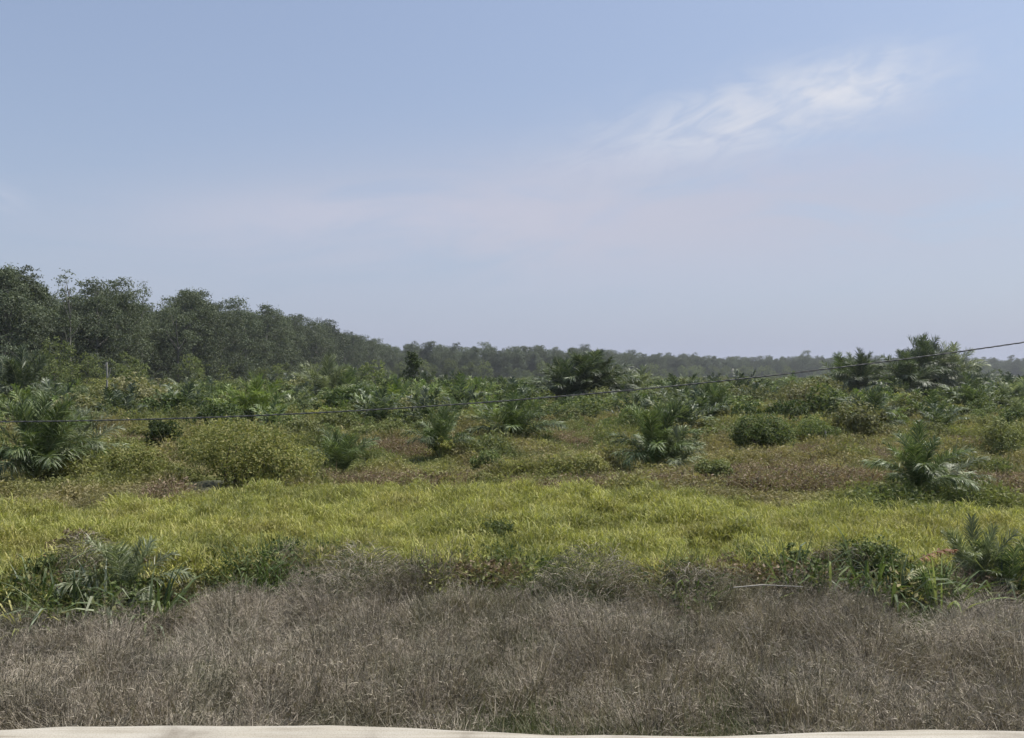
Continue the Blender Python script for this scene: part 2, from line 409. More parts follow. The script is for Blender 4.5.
def scatter(name, protos, pts, rotz, scl, idx, label, tilt=None):
    col = bpy.data.collections.new(name+'_kinds')
    for i, me in enumerate(protos):
        col.objects.link(bpy.data.objects.new('%s_kind_%02d' % (name, i), me))
    me = bpy.data.meshes.new(name); me.vertices.add(len(pts)); me.vertices.foreach_set('co', np.asarray(pts, float).ravel())
    n = len(pts)
    rot = np.zeros((n, 3)); rot[:, 2] = rotz
    if tilt is not None: rot[:, 0] = tilt[:, 0]; rot[:, 1] = tilt[:, 1]
    a = me.attributes.new('rot', 'FLOAT_VECTOR', 'POINT'); a.data.foreach_set('vector', rot.ravel())
    scl = np.asarray(scl, float)
    if scl.ndim == 1: scl = np.repeat(scl[:, None], 3, 1)
    a = me.attributes.new('scl', 'FLOAT_VECTOR', 'POINT'); a.data.foreach_set('vector', scl.ravel())
    a = me.attributes.new('idx', 'INT', 'POINT'); a.data.foreach_set('value', np.asarray(idx, np.int32))
    o = ob(name, me); tag(o, label, name.replace('_', ' '), kind='stuff')
    ng = bpy.data.node_groups.new(name, 'GeometryNodeTree')
    ng.interface.new_socket('Geometry', in_out='INPUT', socket_type='NodeSocketGeometry')
    ng.interface.new_socket('Geometry', in_out='OUTPUT', socket_type='NodeSocketGeometry')
    gi = ng.nodes.new('NodeGroupInput'); go = ng.nodes.new('NodeGroupOutput')
    ci = ng.nodes.new('GeometryNodeCollectionInfo'); ci.inputs['Collection'].default_value = col
    ci.inputs['Separate Children'].default_value = True; ci.inputs['Reset Children'].default_value = True
    ip = ng.nodes.new('GeometryNodeInstanceOnPoints'); ip.inputs['Pick Instance'].default_value = True
    def att(nm, dt):
        t = ng.nodes.new('GeometryNodeInputNamedAttribute'); t.data_type = dt; t.inputs[0].default_value = nm; return t.outputs[0]
    ng.links.new(gi.outputs[0], ip.inputs['Points']); ng.links.new(ci.outputs[0], ip.inputs['Instance'])
    ng.links.new(att('idx', 'INT'), ip.inputs['Instance Index'])
    ng.links.new(att('rot', 'FLOAT_VECTOR'), ip.inputs['Rotation']); ng.links.new(att('scl', 'FLOAT_VECTOR'), ip.inputs['Scale'])
    ng.links.new(ip.outputs[0], go.inputs[0])
    md = o.modifiers.new('scatter', 'NODES'); md.node_group = ng
    return o

def wedge(n, y0, y1, margin=1.5, seed=0, half=.66):
    """random points in the strip of field between y0 and y1"""
    rg = np.random.default_rng(seed)
    y = np.sqrt(rg.uniform(y0**2, y1**2, n)); x = rg.uniform(-1, 1, n)*(half*y+margin)
    return x, y
def px_of(x, y): return 512 + x/y*F

# boundary between the dry bank grass and the lush band
def dry_edge(x, y):
    p = px_of(x, 11.5)
    e = np.interp(p, [0, 90, 180, 260, 350, 430, 520, 585, 650, 720, 850, 950, 1024], [11.8, 11.8, 12.6, 13.4, 13.7, 12.9, 13.4, 13.5, 12.8, 12.2, 11.9, 11.7, 11.7])
    return e + (n3(x, y*0, .9)-.5)*1.2 + (n4(x, y, .5)-.5)*.7
def lush_far(x):
    return np.interp(px_of(x, 20), [0, 180, 260, 400, 600, 760, 900, 1024], [18, 19, 21.5, 22.5, 21.5, 19.5, 18, 17.5]) + (n2(x, x*0+3, 1.6)-.5)*2.2

# --- dry grass on the bank
P_dry = [tuft(100, h, .15, .0088, 1.0, .5, 4, 'dry', 10+i, heads=hd*2) for i, (h, hd) in enumerate([(.55, 20), (.62, 10), (.45, 30), (.5, 12), (.7, 25), (.38, 8)])]
x, y = wedge(15500, 4.5, 14.4, 1.2, 21)
k = y < dry_edge(x, y); x, y = x[k], y[k]
rg = np.random.default_rng(5)
tx, ty_ = wedge(620, 4.3, 14, 1.2, 51); tr_ = rg.uniform(.22, .55, len(tx))
def tussock(x, y):
    dx = x[:, None]-tx[None]; dy = y[:, None]-ty_[None]; D_ = np.sqrt(dx*dx+dy*dy)/tr_[None]; k = D_.argmin(1); i_ = np.arange(len(x))
    return D_[i_, k], dx[i_, k], dy[i_, k], k
q_, dx_, dy_, k_ = tussock(x, y); core = np.clip(1-q_, 0, 1)
keep = (rg.random(len(x)) < .10+1.5*core) & clear(x, y, False, True)
x, y, core, dx_, dy_, k_ = x[keep], y[keep], core[keep], dx_[keep], dy_[keep], k_[keep]
hmod = (.25+1.0*core**.7)*(.75+.6*n2(x, y, 1.5))*(.8+.4*rg.random(620)[k_])*np.interp(y, [4, 5, 6.5, 9, 10.6], [.4, .7, 1, 1, .8])
n = len(x); flow = n3(x, y, 1.6)*9; tl = .10+.3*n4(x, y, .9)
tilt = np.stack([np.cos(flow)*tl-dy_*.9, np.sin(flow)*tl+dx_*.9], 1) + rg.normal(size=(n, 2))*.10
scatter('dry_grass', P_dry, np.stack([x, y, terrain(x, y)], 1), rg.random(n)*6.28*0, np.stack([np.full(n, 1.), np.full(n, 1.), hmod], 1)*rg.uniform(.75, 1.1, n)[:, None],
        rg.integers(0, 6, n), 'dry pinkish brown grass matted over the bank beside the concrete road edge', tilt)
# darker green grass low in the hollows of the dry grass
P_dg = [tuft(90, h, .2, .009, 1.0, .5, 3, 'dry_dark', 40+i) for i, h in enumerate([.38, .5, .44])]
x, y = wedge(5200, 4.3, 14.4, 1.2, 22); k = (y < dry_edge(x, y)+.3) & ((n1(x+40, y, .5)*.5+n4(x, y+30, 1.7)*.5) > .475); x, y = x[k], y[k]; n = len(x)
scatter('green_grass', P_dg, np.stack([x, y, terrain(x, y)], 1), rg.random(n)*6.28, rg.uniform(.6, 1.1, n), rg.integers(0, 3, n),
        'dark green grass showing low between the dry brown grass of the bank')

# --- lush yellow-green band
def leafy_grass(seed, h, n=150, mat='yellow'):
    rg = np.random.default_rng(seed); mb = MB()
    q = .2*np.sqrt(rg.random(n)); a = rg.random(n)*6.28; z = h*rg.random(n)**.8*.85
    az = rg.random(n)*6.28; le = rg.uniform(.2, 1.3, n)
    b = np.stack([q*np.cos(a), q*np.sin(a), z], 1); d = np.stack([np.cos(az)*le, np.sin(az)*le, np.ones(n)], 1)
    sd = np.stack([-np.sin(az), np.cos(az), rg.normal(size=n)*.4], 1)
    mb.strips(b, d, sd, rg.uniform(.07, .16, n), rg.uniform(.009, .018, n), rg.uniform(.2, 1.3, n), 3, 'lens')
    m_ = 14; b = np.zeros((m_, 3)); b[:, :2] = rg.normal(size=(m_, 2))*.09
    d = rg.normal(size=(m_, 3))*.22; d[:, 2] = 1
    mb.strips(b, d, rg.normal(size=(m_, 3)), h*rg.uniform(.8, 1.25, m_), .012, .35, 4, 'taper')
    return mb.mesh('tuft', [M[mat]])
P_y = [leafy_grass(60+i, h) for i, h in enumerate([.42, .5, .36, .56])]
x, y = wedge(11500, 10.2, 24, 1.5, 23); k = (y > dry_edge(x, y)-.15) & (y < lush_far(x)) & clear(x, y, False); x, y = x[k], y[k]; n = len(x)
hm = .55+.5*n1(x, y, 1.2)+.5*n2(x, y, .35)
scatter('lush_grass', P_y, np.stack([x, y, terrain(x, y)], 1), rg.random(n)*6.28, hm*rg.uniform(.75, 1.15, n), rg.integers(0, 4, n),
        'bright yellow green grass in a lush band across the field')

# --- low ground cover of the field beyond
def cover_mesh(seed, mat, n=260, r=.42, h=.5, size=.075):
    rg = np.random.default_rng(seed); mb = MB()
    q = rg.random(n)**.5*r; a = rg.random(n)*6.283; z = h*rg.random(n)**.7*(1-.5*(q/r)**2)
    c = rg.normal(size=(9, 3))*np.array([r*.5, r*.5, h*.12]); i = rg.integers(0, 9, n)
    P = np.stack([q*np.cos(a)*.6, q*np.sin(a)*.6, z], 1)+c[i]*.6; P[:, 2] = abs(P[:, 2])
    mb.leaves(P, size, .5, 0, .5, None, rg)
    m_ = 26; b = np.zeros((m_, 3)); b[:, :2] = rg.normal(size=(m_, 2))*r*.35
    d = rg.normal(size=(m_, 3))*.45; d[:, 2] = 1
    mb.strips(b, d, rg.normal(size=(m_, 3)), h*rg.uniform(.7, 1.5, m_), .018, .8, 3, 'taper')
    return mb.mesh('cover', [M[mat]])
P_c = [cover_mesh(80+i, 'cover') for i in range(5)]
x, y = wedge(19000, 16.5, 70, 2, 24); k = (y > lush_far(x)-.4) & clear(x, y); x, y = x[k], y[k]; n = len(x)
hm = (.3+2.0*n3(x, y, 1.8)**2)*np.interp(y, [17, 40, 70], [.8, 1.2, 1.7])
scatter('ground_cover', P_c, np.stack([x, y, terrain(x, y)], 1), rg.random(n)*6.28, np.stack([hm*.4+.8, hm*.4+.8, hm], 1)*rg.uniform(.7, 1.2, n)[:, None], rg.integers(0, 5, n),
        'low tangled green and ochre ground cover between the young palms')
x, y = wedge(12000, 60, 165, 4, 26); n = len(x)
scatter('far_ground_cover', P_c, np.stack([x, y, terrain(x, y)], 1), rg.random(n)*6.28, rg.uniform(1.5, 3.0, n), rg.integers(0, 5, n),
        'ochre and green growth covering the far part of the field')
# red-brown fern patches
P_r = [cover_mesh(90+i, 'redbrown', 150, .4, .45, .07) for i in range(4)]
PX = []
for (cx, cy, w, h, m_) in [(130, 443, 45, 9, 240), (300, 425, 60, 6, 260), (395, 449, 55, 8, 330), (565, 443, 70, 9, 420), (830, 462, 55, 8, 320), (800, 490, 85, 7, 230), (800, 601, 75, 5, 130), (700, 598, 60, 4, 70), (50, 598, 60, 5, 70), (470, 590, 60, 3, 50), (170, 587, 40, 4, 40), (940, 603, 60, 4, 60),
                           (720, 482, 40, 6, 160), (960, 447, 45, 8, 200), (500, 448, 30, 5, 90), (210, 428, 40, 4, 110), (985, 492, 60, 8, 220), (40, 468, 40, 6, 90),
                           (260, 440, 25, 5, 70), (640, 492, 70, 4, 120), (425, 486, 70, 4, 130), (165, 512, 22, 7, 50), (820, 432, 50, 5, 110)]:
    a = rg.normal(size=(m_, 2))*.55; px, py = cx+a[:, 0]*w, np.maximum(cy+a[:, 1]*h, 415); X, Y = ground_at(px, py); PX.append(np.stack([X, Y], 1))
PX = np.concatenate(PX); n = len(PX)
scatter('brown_fern', P_r, np.stack([PX[:, 0], PX[:, 1], terrain(PX[:, 0], PX[:, 1])], 1), rg.random(n)*6.28, rg.uniform(.75, 1.35, n), rg.integers(0, 4, n),
        'reddish brown withered fern in patches between the palms')
# along the upper rim of the dry bank: creeping leafy growth over the dry edge
P_v = [cover_mesh(96+i, mt, 170, .3, .42, .055) for i, mt in enumerate(['cover', 'bush', 'bush_dark'])]
xx = rg.uniform(-9, 9, 900); yy = dry_edge(xx, xx*0)+rg.normal(size=900)*.4+.1; k = n1(xx, yy*0+9, .7) > .40; xx, yy = xx[k], yy[k]; n = len(xx)
scatter('creeper_growth', P_v, np.stack([xx, yy, terrain(xx, yy)], 1), rg.random(n)*6.28, rg.uniform(.7, 1.6, n), rg.integers(0, 3, n),
        'creeping leafy growth along the rim between dry and lush grass')

# --- far scrub
sc_pr = []
for i in range(5):
    f, s = leafy(4200, 1.6, 1.9, .14, ['scrub', 'bush', 'bush_dark', 'scrub', 'bush'][i], 9, 200+i); sc_pr.append(f)
x, y = wedge(11500, 34, 520, 5, 25); k = clear(x, y, True, False); x, y = x[k], y[k]; dens = n1(x, y, 9)*np.interp(y, [34, 48, 65], [.45, .75, 1.15])
k = (dens > .25) & (x > -66); x, y = x[k], y[k]; n = len(x)
scatter('far_scrub', sc_pr, np.stack([x, y, terrain(x, y)], 1), rg.random(n)*6.28, rg.uniform(.6, 1.6, n)*(.75+.6*n2(x, y, 12))*np.interp(y, [34, 62], [.5, 1]), rg.integers(0, 5, n),
        'distant green scrub covering the flat field up to the far treeline')
pmix = [crown_palm_mesh(300+i, mt) for i, mt in enumerate(['palm', 'palm_lt', 'palm_gr', 'palm'])]
x, y = wedge(900, 85, 420, 5, 27); k = x > -62; x, y = x[k], y[k]; n = len(x)
scatter('far_palm_growth', pmix, np.stack([x, y, terrain(x, y)+.2], 1), rg.random(n)*6.28, rg.uniform(1.6, 3.0, n), rg.integers(0, 4, n),
        'distant young palms merging with scrub on the flat field')

# ------------------------------------------------------------------ forest
TV = []
specs = [(20, 4.6, .06, 6200, 'round'), (19, 4.2, .05, 5600, 'up'), (21, 5.0, .08, 6400, 'round'), (18, 4.4, .03, 6000, 'round'), (20, 4.0, .08, 5400, 'up'), (17, 5.0, .04, 6200, 'round')]
for i, (H, cr, b, n, sh) in enumerate(specs): TV.append(tree_mesh(H, cr, b, int(n*1.9), .30, 'tree', 400+i, clumps=58, shape=sh))
BARE = tree_mesh(20, 4.2, .55, 1300, .32, 'tree', 450, clumps=26, shape='up')
TL = [tree_mesh(9, 2.8, .08, 3400, .3, 'tree_lt', 460, clumps=40), tree_mesh(7, 2.6, .06, 3000, .26, 'tree', 461, clumps=36), tree_mesh(6, 2.2, .05, 2600, .24, 'tree_lt', 462, clumps=34)]
def tree(mesh, x, y, H, H0, label, group=None, wide=1.0, name='forest_tree', cat='tree'):
    s = H/H0; o = empty(name, x, y, random.random()*6.28, s*wide, sz=s); tag(o, label, cat, group)
    ob('trunk', mesh[0], o); ob('crown', mesh[1], o); return o
SKY = [(0, 265), (30, 263), (48, 274), (60, 296), (82, 297), (94, 283), (115, 276), (128, 298), (154, 303), (180, 286), (205, 295), (235, 300), (270, 306), (300, 312), (330, 321), (355, 331), (385, 343), (430, 347)]
def want_H(px, d):
    y = np.interp(px, [a for a, b in SKY], [b for a, b in SKY]); return (HOR-y)*d/F + EYE
named = [(4, 111, 0, 'tall grey green tree at the far left end of the forest skyline'),
         (32, 117, 4, 'tallest pointed tree in the left forest, just right of the frame edge'),
         (112, 142, 2, 'broad tree rising between the two thin see-through trees on the skyline'),
         (94, 138, 3, 'rounded tree just right of the flat-topped see-through tree'),
         (182, 171, 0, 'domed tree standing proud of the skyline right of the bare spindly tree'),
         (200, 178, 5, 'second dome on the forest skyline, right of the first proud dome'),
         (236, 202, 3, 'flat-crowned tree where the forest skyline starts its long fall'),
         (268, 231, 1, 'small tuft-topped tree on the falling skyline of the left forest'),
         (300, 262, 2, 'rounded tree halfway down the falling forest skyline'),
         (328, 300, 5, 'broad tree low on the falling skyline above the feathery grey palm'),
         (352, 350, 0, 'tree near the lower end of the falling forest skyline'),
         (376, 405, 3, 'last tree of the tall left forest where it meets the distant treeline')]
for px, d, v, lab in named:
    H = want_H(px, d); tree(TV[v], (px-512)/F*d, d, H, specs[v][0], lab, 'trees on the forest skyline')
# see-through trees
tree(BARE, (70-512)/F*124, 124, (HOR-271)*124/F+EYE, 20, 'thin flat-topped tree with see-through crown on the forest skyline', wide=.8)
tree(BARE, (141-512)/F*150, 150, (HOR-281)*150/F+EYE, 20, 'spindly nearly bare tree poking above the forest gap', wide=.45)
cnt = 0
rgf = np.random.default_rng(77)
back = []
for row in range(9):
    yy = 96 + rgf.random()*4
    while yy < 470:
        xx = -70 - row*6.5 + rgf.normal()*1.6
        px = 512 + xx/yy*F
        if -30 < px:
            hs = want_H(px, yy) if px > 0 else want_H(0, yy)
            H = min(hs*rgf.uniform(.84, .99), 23)
            if row >= 3: H = min(H, 21)
            v = int(rgf.integers(0, 6))
            if row < 4 and cnt < 190:
                tree(TV[v], xx, yy, H, specs[v][0], 'grey green tree packed among alike trees in the forest wall on the left', 'trees packed in the left forest wall')
                cnt += 1
            else: back.append((xx, yy, H, v))
        yy += rgf.uniform(4.5, 7.5)*(1 + yy/900)
B = np.array(back); n = len(B)
scatter('forest_interior', [t[1] for t in TV], np.stack([B[:, 0], B[:, 1], np.full(n, FIELD)], 1), rgf.random(n)*6.28,
        B[:, 2]/np.array([specs[int(v)][0] for v in B[:, 3]]), B[:, 3].astype(int), 'deep interior of the left forest behind its front trees')
# low trees along the forest foot
x = -70+6+rgf.normal(size=70)*2.2; y = 98+rgf.random(70)**1.5*330; m_ = 0
for a, b in zip(x, y):
    if 512+a/b*F < -25: continue
    v = m_ % 3; m_ += 1
    tree(TL[v], a, b, rgf.uniform(4.5, 8), [9, 7, 6][v], 'low bushy tree along the foot of the left forest', 'low trees along the forest foot', name='understorey_tree')
# distant treeline
L = []
for row in range(5):
    t = 0
    path = [(-75, 430), (20, 530), (170, 720), (330, 800), (620, 890)]
    for a in range(len(path)-1):
        (x0, y0), (x1, y1) = path[a], path[a+1]; ln = math.hypot(x1-x0, y1-y0); q = 0
        while q < ln:
            f = q/ln; xx = x0+(x1-x0)*f; yy = y0+(y1-y0)*f+row*11
            px = 512+xx/yy*F
            ty = np.interp(px, [385, 430, 480, 540, 590, 640, 700, 760, 800, 860, 1024], [346, 347, 349, 349, 350, 355, 357, 358, 358, 359, 359])
            L.append((xx+rgf.normal()*3, yy+rgf.normal()*3, ((HOR-ty)*yy/F+EYE)*(rgf.uniform(.78, 1.07)+(rgf.random()<.12)*.12), rgf.integers(0, 6)))
            q += rgf.uniform(4, 7.5)
px = 806; L.append(((px-512)/F*760, 760, (HOR-351)*760/F+EYE, 3)); L.append(((597-512)/F*600, 600, (HOR-349)*600/F+EYE, 0))
B = np.array(L); n = len(B)
scatter('distant_treeline', [t[1] for t in TV], np.stack([B[:, 0], B[:, 1], np.full(n, FIELD)], 1), rgf.random(n)*6.28,
        np.stack([rgf.uniform(.75, 1.2, n), rgf.uniform(.75, 1.2, n), np.ones(n)], 1)*(B[:, 2]/np.array([specs[int(v)][0] for v in B[:, 3]]))[:, None], B[:, 3].astype(int), 'distant dark treeline closing the field along the horizon')

fx, fy, fs = [], [], []
for a in range(4):
    (x0, y0), (x1, y1) = [(-75, 430), (20, 530), (170, 720), (330, 800), (620, 890)][a:a+2]
    for q in range(int(math.hypot(x1-x0, y1-y0)/2.2)):
        f = rgf.random(); fx.append(x0+(x1-x0)*f); fy.append(y0+(y1-y0)*f-6-rgf.random()*8); fs.append(rgf.uniform(.8, 1.6))
n = len(fx)
scatter('treeline_undergrowth', [t[1] for t in TL], np.stack([fx, fy, np.full(n, FIELD)], 1), rgf.random(n)*6.28, np.array(fs), rgf.integers(0, 3, n), 'low growth closing the foot of the distant treeline')
# ------------------------------------------------------------------ palms
G1 = 'young oil palms standing across the field'
def P(px, py, top, label, **kw):
    x, y = ground_at(px, py); H = (py-top)*y/F*1.04
    return palm(x, y, H, label, seed=int(px)*3+int(py), group=G1, **kw)
P(38, 487, 392, 'large dark green palm at the left edge of the field', mat='palm', nf=24, width=.8, trunk=.35)
P(72, 478, 405, 'silvery grey palm overlapping the big dark palm by the left edge', mat='palm_gr', nf=18, width=.8)
P(343, 475, 425, 'small dark V-shaped palm right of the yellow-green bush', mat='palm', nf=12, width=.95, ages=(0, 2.4), trunk=.12)
P(515, 449, 398, 'dark upright palm in the middle of the field with open brown ground around', mat='palm', nf=20, width=1.1, ages=(0, 3.6))
P(655, 470, 398, 'largest open palm right of centre with silvery right side fronds', mat='palm', nf=24, width=.75, trunk=.25)
P(676, 470, 420, 'silvery low palm leaning against the right side of the big central palm', mat='palm_gr', nf=14, width=.8)
P(715, 424, 384, 'upright mid green palm behind the round dark bush', mat='palm', nf=16, width=.7, ages=(0, 4))
P(870, 440, 390, 'dark grey palm with arching fronds above the brown fern patch on the right', mat='palm_dk', nf=18, width=.85)
P(918, 507, 428, 'near palm on the right with upright dark fronds and a pale yellow tip', mat='palm', nf=16, width=.8, ages=(0, 4), trunk=.3)
P(945, 500, 452, 'pale silvery palm with drooping fronds touching the near right palm', mat='palm_gr', nf=12, width=1.15, ages=(2, 4.6))
P(440, 460, 402, 'ragged dark palm left of centre with a leafy shoot at its foot', mat='palm', nf=16, width=.7)
P(260, 428, 376, 'bright green palm in front of the forest, above the yellow-green bush', mat='palm_lt', nf=18, width=.8)
P(325, 414, 356, 'tall feathery grey green palm at the end of the forest', mat='palm_gr', nf=18, width=.75, trunk=.6)
P(345, 412, 366, 'mid green palm overlapping the tall feathery grey palm', mat='palm', nf=16, width=.9)
P(225, 414, 384, 'small bright palm left of the bright green palm', mat='palm_lt', nf=12, width=.8)
P(970, 420, 384, 'mid green palm below the tall right palm cluster', mat='palm', nf=16, width=.8)
P(1012, 420, 386, 'mid green palm at the right edge beyond the field', mat='palm_gr', nf=14, width=.8)
P(800, 420, 392, 'low dark palm left of the dark grey arching palm', mat='palm', nf=14, width=.9)
P(915, 425, 392, 'pale arching palm between the dark grey palm and the mid green palm', mat='palm_lt', nf=16, width=1.0)
P(1024, 445, 398, 'grey palm cut by the right frame edge', mat='palm_gr', nf=14, width=.8)
P(20, 420, 350, 'tall palm standing against the forest at the left edge', mat='palm_dk', nf=20, width=.7, trunk=1.2)
P(640, 425, 392, 'upright dark palm behind the largest open palm', mat='palm_dk', nf=14, width=.8)
P(455, 428, 396, 'small green palm behind the ragged dark palm', mat='palm', nf=12, width=.9)
P(290, 420, 388, 'small dark palm between bright and feathery palms', mat='palm_dk', nf=12, width=.9)
cm = [crown_palm_mesh(330+i, mt, 16, ag) for i, (mt, ag) in enumerate([('palm', (0, 4)), ('palm_lt', (0, 4)), ('palm_gr', (0, 3.4)), ('palm_dk', (0, 4)), ('palm_dk', (0, 2.6))])]
tbm = MB(); tbm.tube([[0, 0, -.2], [0, 0, .1]], [.08, .06], 8); tbm = tbm.mesh('trunk', [M['pbark']])
rgp = np.random.default_rng(31)
for q in range(105):
    py = 392+46*rgp.random()**1.3; px = rgp.uniform(-10, 1034); x, y = ground_at(px, py)
    if not clear(np.array([x]), np.array([y]), True, False)[0]: continue
    s_ = rgp.uniform(2.7, 4.3)*np.interp(py, [392, 438], [1.1, .62])
    o = empty('oil_palm', x, y, rgp.random()*6.28, s_); tag(o, 'young palm half sunk in the scrub belt at the back of the field', 'palm', 'young palms sunk in the scrub belt')
    ob('crown', cm[int(rgp.integers(0, 5))], o); ob('trunk', tbm, o)
# near palms on the bank rim
x, y = (975-512)/F*12.2, 12.2; palm(x, y, 1.3, 'stiff grey young palm on the rim of the dry bank, right', mat='palm_gr', nf=15, width=.6, ages=(0, 3), trunk=.05, seed=5, group=G1)
x, y = (1012-512)/F*12, 12.0; palm(x, y, 1.1, 'short dark young palm on the bank rim at the right frame edge', mat='palm', nf=12, width=.9, ages=(0, 4), trunk=.05, seed=6, group=G1)
x, y = (128-512)/F*12.0, 12.0; palm(x, y, 1.35, 'grey palm with combed drooping fronds on the bank rim, left', mat='palm_gr', nf=13, width=.75, ages=(0, 4), trunk=.05, seed=7, group=G1)
# the mature palms
G2 = 'mature palms above the scrub'
def big(px, d, top, label, width, nf=26, mat='palm_dk', tr=2.2, seed=0, ages=(0, 5)):
    H = (HOR-top)*d/F+EYE
    palm((px-512)/F*d, d, H, label, mat=mat, nf=nf, trunk=tr, width=width, seed=seed, group=G2, ages=ages)
big(925, 88, 333, 'tallest mature palm on the right reaching above the treeline', .7, 34, seed=11, tr=2.8)
big(951, 92, 343, 'second mature palm right of the tallest one, with pale drooping tips', .85, 26, 'palm_gr', seed=12, tr=2.4)
big(860, 90, 349, 'mature palm left of the tallest one with an upright spear', .85, 24, seed=13)
big(893, 96, 358, 'low mature palm with arched fronds between the two tall dark palms', 1.2, 22, seed=14, tr=1.8, ages=(2, 5))
big(878, 92, 356, 'ragged mature palm filling the gap right of the upright spear', 1.1, 22, 'palm', seed=18, tr=1.8, ages=(1, 5))
big(908, 84, 350, 'mature palm tucked under the left side of the tallest one', 1.0, 26, seed=19, tr=1.8, ages=(0, 5))
big(842, 94, 356, 'leftmost mature palm of the right palm group, low and ragged', 1.1, 20, 'palm', seed=20, tr=1.4, ages=(0, 5))
big(975, 96, 362, 'rightmost palm of the tall palm group, half its height', 1.1, 20, 'palm_dk', seed=21, tr=1.2, ages=(0, 5))
big(592, 78, 347, 'dark mature palm in the centre rising to the treeline', 1.1, 34, seed=15, tr=1.6)
big(632, 82, 366, 'low grey palm at the right end of the dark central palms', 1.2, 20, 'palm_gr', seed=22, tr=.8, ages=(0, 5))
big(575, 76, 356, 'mature palm pressed against the left side of the dark central palm', 1.15, 26, seed=23, tr=1.0, ages=(0, 5))
big(562, 80, 360, 'mature palm on the left flank of the dark central palm', 1.0, 26, seed=16, tr=1.2)
big(613, 80, 362, 'mature grey tinged palm on the right flank of the dark central palm', .9, 24, 'palm_gr', seed=17, tr=1.2)

# ------------------------------------------------------------------ shrubs and small trees
G3 = 'shrubs scattered over the field'
def shrub(px, py, top, wpx, label, mat, n=2600, size=.09, lobes=8, group=G3, seed=0, name='shrub'):
    x, y = ground_at(px, py); h = (py-top)*y/F*1.3; r = wpx*y/F/2
    f, s = leafy(int(n*3), r, h*1.15, size*.95, mat, lobes+3, 500+seed)
    o = empty(name, x, y); tag(o, label, 'shrub', group); ob('foliage', f, o); ob('stem', s, o); return o
shrub(236, 492, 436, 130, 'wide yellow-green bush left of the small V-shaped palm', 'bush_yel', 5200, .085, 14, seed=1)
shrub(290, 494, 458, 80, 'low yellow-green bush trailing right of the wide one', 'bush_yel', 2600, .08, 8, seed=2)
shrub(762, 458, 417, 68, 'round dark green bush right of the largest open palm', 'bush', 4200, .10, 9, seed=3)
shrub(165, 456, 424, 38, 'dark round bush beside a red-brown fern patch on the left', 'bush_dark', 2200, .09, 6, seed=4)
shrub(140, 490, 458, 75, 'low bright yellow-green bush left of the wide bush', 'bush_yel', 2600, .08, 8, seed=5)
shrub(445, 462, 434, 24, 'light leafy shoot at the foot of the ragged dark palm', 'bush_yel', 900, .08, 5, seed=6)
shrub(95, 408, 382, 40, 'pale rounded shrub left of the weathered pole', 'bush_yel', 1500, .16, 6, seed=7)
shrub(710, 488, 462, 45, 'brownish dense shrub below the round dark bush', 'scrub', 1800, .08, 6, seed=8)
shrub(815, 445, 418, 50, 'dull green shrub right of the round dark bush', 'bush', 1800, .10, 7, seed=9)
shrub(680, 432, 404, 50, 'pale green shrub behind the largest open palm', 'bush', 1800, .12, 7, seed=10)
shrub(485, 470, 452, 40, 'low green shrub in front of the dark upright central palm', 'bush', 1200, .08, 6, seed=11)
shrub(585, 478, 458, 60, 'low yellowish shrub left of the largest open palm', 'cover', 1800, .08, 7, seed=12)
shrub(395, 425, 400, 45, 'rounded green shrub below the dark pointed tree', 'bush', 1600, .12, 6, seed=13)
shrub(190, 425, 398, 50, 'brownish green shrub left of the small bright palm', 'scrub', 1600, .12, 6, seed=14)
shrub(1000, 462, 430, 60, 'dull shrub near the right frame edge', 'scrub', 1800, .1, 7, seed=15)
shrub(530, 420, 398, 50, 'green shrub left of the dark central palms', 'bush', 1500, .13, 6, seed=16)
shrub(500, 552, 512, 46, 'small leafy green weed clump in the lush grass above the bank', 'bush', 900, .05, 6, seed=17)
shrub(485, 500, 474, 44, 'pale dried weed bush at the far rim of the lush grass', 'cover', 1500, .06, 6, seed=18)
G4 = 'leafy bushes on the rim of the bank'
shrub(802, 597, 548, 50, 'spreading dull green bush on the bank rim between the spiky plant and the fern tangle', 'bush', 1500, .06, 7, G4, 31)
shrub(862, 600, 545, 80, 'widest leafy bush of the right rim tangle', 'bush', 2600, .06, 9, G4, 32)
shrub(905, 600, 560, 50, 'ochre leafy bush beside the rust red dead frond', 'cover', 1300, .055, 6, G4, 33)
shrub(828, 596, 556, 44, 'reddish brown withered bush in the right rim tangle', 'redbrown', 1300, .05, 6, G4, 34)
shrub(728, 592, 560, 44, 'low brown and green weed bush on the rim right of centre', 'redbrown', 1200, .05, 6, G4, 35)
shrub(45, 596, 545, 50, 'olive bush behind the leftmost strap-leaved plant', 'bush', 1500, .06, 7, G4, 36)
shrub(70, 570, 518, 48, 'dark withered bush rising from the lush grass above the left plant cluster', 'redbrown', 1400, .05, 7, G4, 37)
shrub(12, 590, 548, 50, 'ochre weed bush at the left frame edge on the rim', 'bush_yel', 1200, .055, 6, G4, 38)
gen = [leafy(3200, 1.2, 1.5, .13, mt, 7, 600+i) for i, mt in enumerate(['bush', 'scrub', 'bush_dark', 'bush_yel', 'scrub', 'bush'])]
rgs = np.random.default_rng(9)
q = 0
